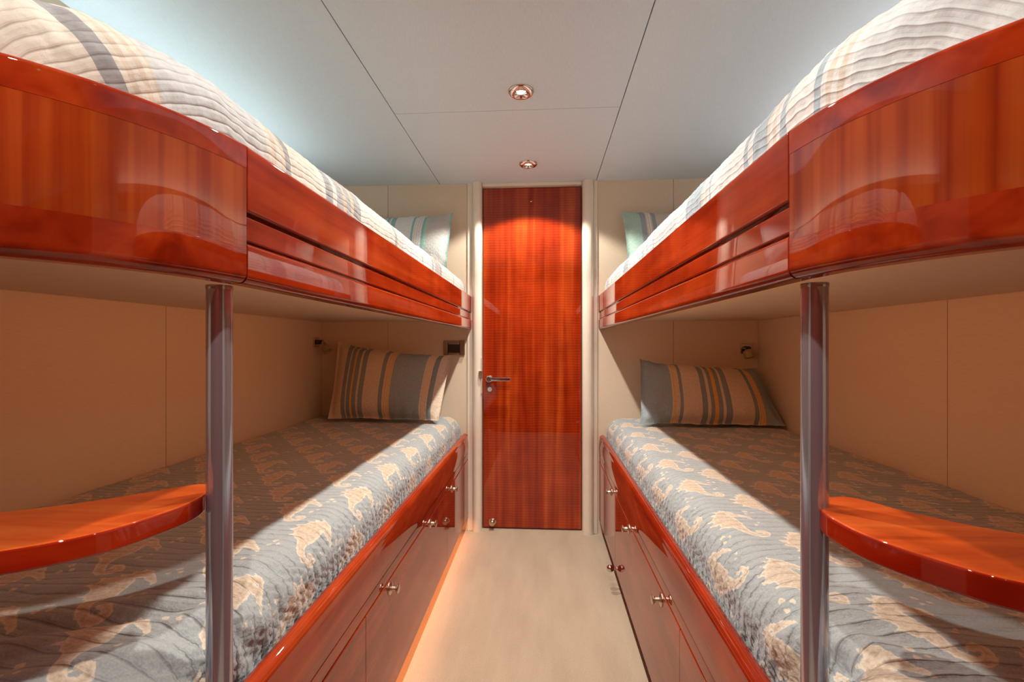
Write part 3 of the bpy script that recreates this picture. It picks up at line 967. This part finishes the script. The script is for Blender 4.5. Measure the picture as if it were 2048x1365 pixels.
def pillow(c, th, mat, label, sag=0.0, ear=.02, seed=0.0, wave=.012):
    """c: corners top-left, top-right, bottom-right, bottom-left of the mid sheet; bulges both ways from it"""
    TL, TR, BR, BLc = [np.array(p, float) for p in c]
    n, m = 64, 44
    u = np.linspace(0, 1, n); v = np.linspace(0, 1, m)
    U, V = np.meshgrid(u, v, indexing='ij')
    A, B = 2 * U - 1, 2 * V - 1
    # sides pulled in between the corners
    U2 = .5 + A / 2 * (1 - ear * (1 - B ** 4))
    V2 = .5 + B / 2 * (1 - np.where(B < 0, ear * 5.5, ear * 1.2) * (1 - A ** 4)) + wave * .3 * np.sin(A * 5 + seed) * np.abs(B) ** 3
    P = (TL[None, None] * ((1 - U2) * (1 - V2))[..., None] + TR * (U2 * (1 - V2))[..., None] + BR * (U2 * V2)[..., None] + BLc * ((1 - U2) * V2)[..., None])
    nrm = np.cross(BLc - TL, TR - TL); nrm /= np.linalg.norm(nrm)
    if nrm[1] > 0: nrm = -nrm
    fl = .94
    q = np.clip(1 - (np.abs(A) / fl) ** 3.2, 0, 1) * np.clip(1 - (np.abs(B) / fl) ** 2.8, 0, 1)
    T = th * q ** .55 * (1 + .06 * np.sin(A * 4 + seed) * np.cos(B * 3 + seed)) + .0025
    rip = wave * .35 * np.sin(9 * A + 4 * B + seed) * (1 - q) + .003 * np.sin(U * 60 + 3 * np.sin(V * 8 + seed)) * (np.abs(B) > .55) * (1 - q)
    F = P + nrm * (T + rip)[..., None]
    G_ = P + nrm * (-T * .75 + rip)[..., None]
    # nothing below the mattress, nothing through the wall
    for Q in (F, G_):
        Q[..., 1] = np.minimum(Q[..., 1], D - .004)
    bm = bmesh.new()
    uvl = bm.loops.layers.uv.new('cloth')
    vf = [[bm.verts.new(F[i, j]) for j in range(m)] for i in range(n)]
    vg = [[bm.verts.new(G_[i, j]) if 0 < i < n - 1 and 0 < j < m - 1 else vf[i][j] for j in range(m)] for i in range(n)]
    uvd = {}
    for i in range(n - 1):
        for j in range(m - 1):
            for V_, rev in ((vf, False), (vg, True)):
                q4 = [(i, j), (i + 1, j), (i + 1, j + 1), (i, j + 1)]
                if rev: q4 = q4[::-1]
                vs = [V_[a][b] for a, b in q4]
                try:
                    f = bm.faces.new(vs)
                except ValueError:
                    continue
                for lp, (a, b) in zip(f.loops, q4):
                    lp[uvl].uv = (u[a], v[b])
    org = (float(P[..., 0].mean()), float(P[..., 1].mean()), float(P[..., 2].min()))
    return tag(obj('bed_pillow', bm, mat, origin=org, smooth=80), label, 'pillow')

pillow([(-1.170, 2.63, 1.088), (-.500, 2.60, 1.012), (-.535, 2.40, .676), (-1.130, 2.42, .678)], .078, pillow_cloth('stripe_pillow_cream', PC_LL),
       'striped pillow with cream ends and a grey blue block on the left lower bunk', seed=.4)
pillow([(.524, 2.60, .990), (1.150, 2.62, .945), (1.175, 2.37, .672), (.482, 2.38, .676)], .080, pillow_cloth('stripe_pillow_blue', PC_LR),
       'striped pillow with blue grey ends leaning on the right lower bunk', seed=1.7)
pillow([(-1.15, 2.625, 1.800), (-.503, 2.625, 1.812), (-.515, 2.51, 1.478), (-1.15, 2.51, 1.478)], .07, pillow_cloth('stripe_pillow_teal', PC_UL),
       'teal and white striped pillow with grey end on the left upper bunk', seed=2.9)
pillow([(.432, 2.625, 1.808), (1.08, 2.625, 1.800), (1.08, 2.51, 1.488), (.445, 2.51, 1.488)], .07, pillow_cloth('stripe_pillow_green', PC_UR),
       'pale green and slate striped pillow on the right upper bunk', seed=4.2)

# ------------------------------------------------------------------ reading lamps and wall box
def cyl_between(bm, a, b, r0, r1, n=24, cap=True):
    a, b = Vector(a), Vector(b)
    h = (b - a).length
    lathe(bm, [(0, 0), (r0, 0), (r1, h), (0, h)], a, (b - a), n)

# left: square base on the side wall, arm, cream spot head
e = empty('reading_lamp', (XWL, 2.615, 1.083))
tag(e, 'small swivel reading lamp on the wall beside the left lower pillow', 'lamp')
bm = bmesh.new(); box(bm, XWL + .0005, XWL + .012, 2.585, 2.645, 1.056, 1.112, .004); obj('mount_plate', bm, M['chrome'], e)
bm = bmesh.new(); cyl_between(bm, (XWL + .012, 2.615, 1.085), (XWL + .046, 2.612, 1.085), .013, .013); obj('arm', bm, M['dark'], e)
bm = bmesh.new(); cyl_between(bm, (XWL + .043, 2.611, 1.088), (XWL + .066, 2.600, 1.060), .009, .013)
obj('neck', bm, M['nickel'], e)
bm = bmesh.new()
hd = Vector((.55, -.25, -.75)).normalized()
lathe(bm, [(0, 0), (.014, 0), (.025, .012), (.0255, .046), (.022, .046), (.020, .040), (0, .040)], (XWL + .060, 2.602, 1.068), hd, 26)
obj('lamp_head', bm, M['lampcream'], e)
# right: square chrome plate on the end wall with a short cylinder head
e = empty('reading_lamp', (1.13, D, 1.045))
tag(e, 'small chrome reading lamp on the end wall above the right lower pillow', 'lamp')
bm = bmesh.new(); box(bm, 1.094, 1.160, D - .012, D - .0005, 1.020, 1.078, .004); obj('mount_plate', bm, M['chrome'], e)
bm = bmesh.new(); cyl_between(bm, (1.122, D - .012, 1.050), (1.122, D - .048, 1.048), .013, .013); obj('arm', bm, M['dark'], e)
bm = bmesh.new()
lathe(bm, [(0, 0), (.014, 0), (.0265, .010), (.027, .046), (.023, .046), (.021, .040), (0, .040)], (1.112, D - .056, 1.044), Vector((.16, -.22, -.95)), 26)
obj('lamp_head', bm, M['lampcream'], e)

e = empty('wall_box', (-.509, D, 1.051))
tag(e, 'small chrome framed wall pocket beside the left jamb', 'wall box')
x0, x1, z0, z1 = -.570, -.448, 1.009, 1.093
bm = bmesh.new()
box(bm, x0, x0 + .024, D - .014, D - .0005, z0, z1, .003)
box(bm, x1 - .028, x1, D - .014, D - .0005, z0, z1, .003)
box(bm, x0 + .0245, x1 - .0285, D - .018, D - .0005, z1 - .022, z1 - .003, .005)
box(bm, x0 + .0245, x1 - .0285, D - .018, D - .0005, z0 + .003, z0 + .016, .004)
obj('frame', bm, M['gunmetal'], e)
bm = bmesh.new(); box(bm, x0 + .020, x1 - .024, D - .004, D - .0004, z0 + .01, z1 - .01)
obj('recess', bm, M['dark'], e)
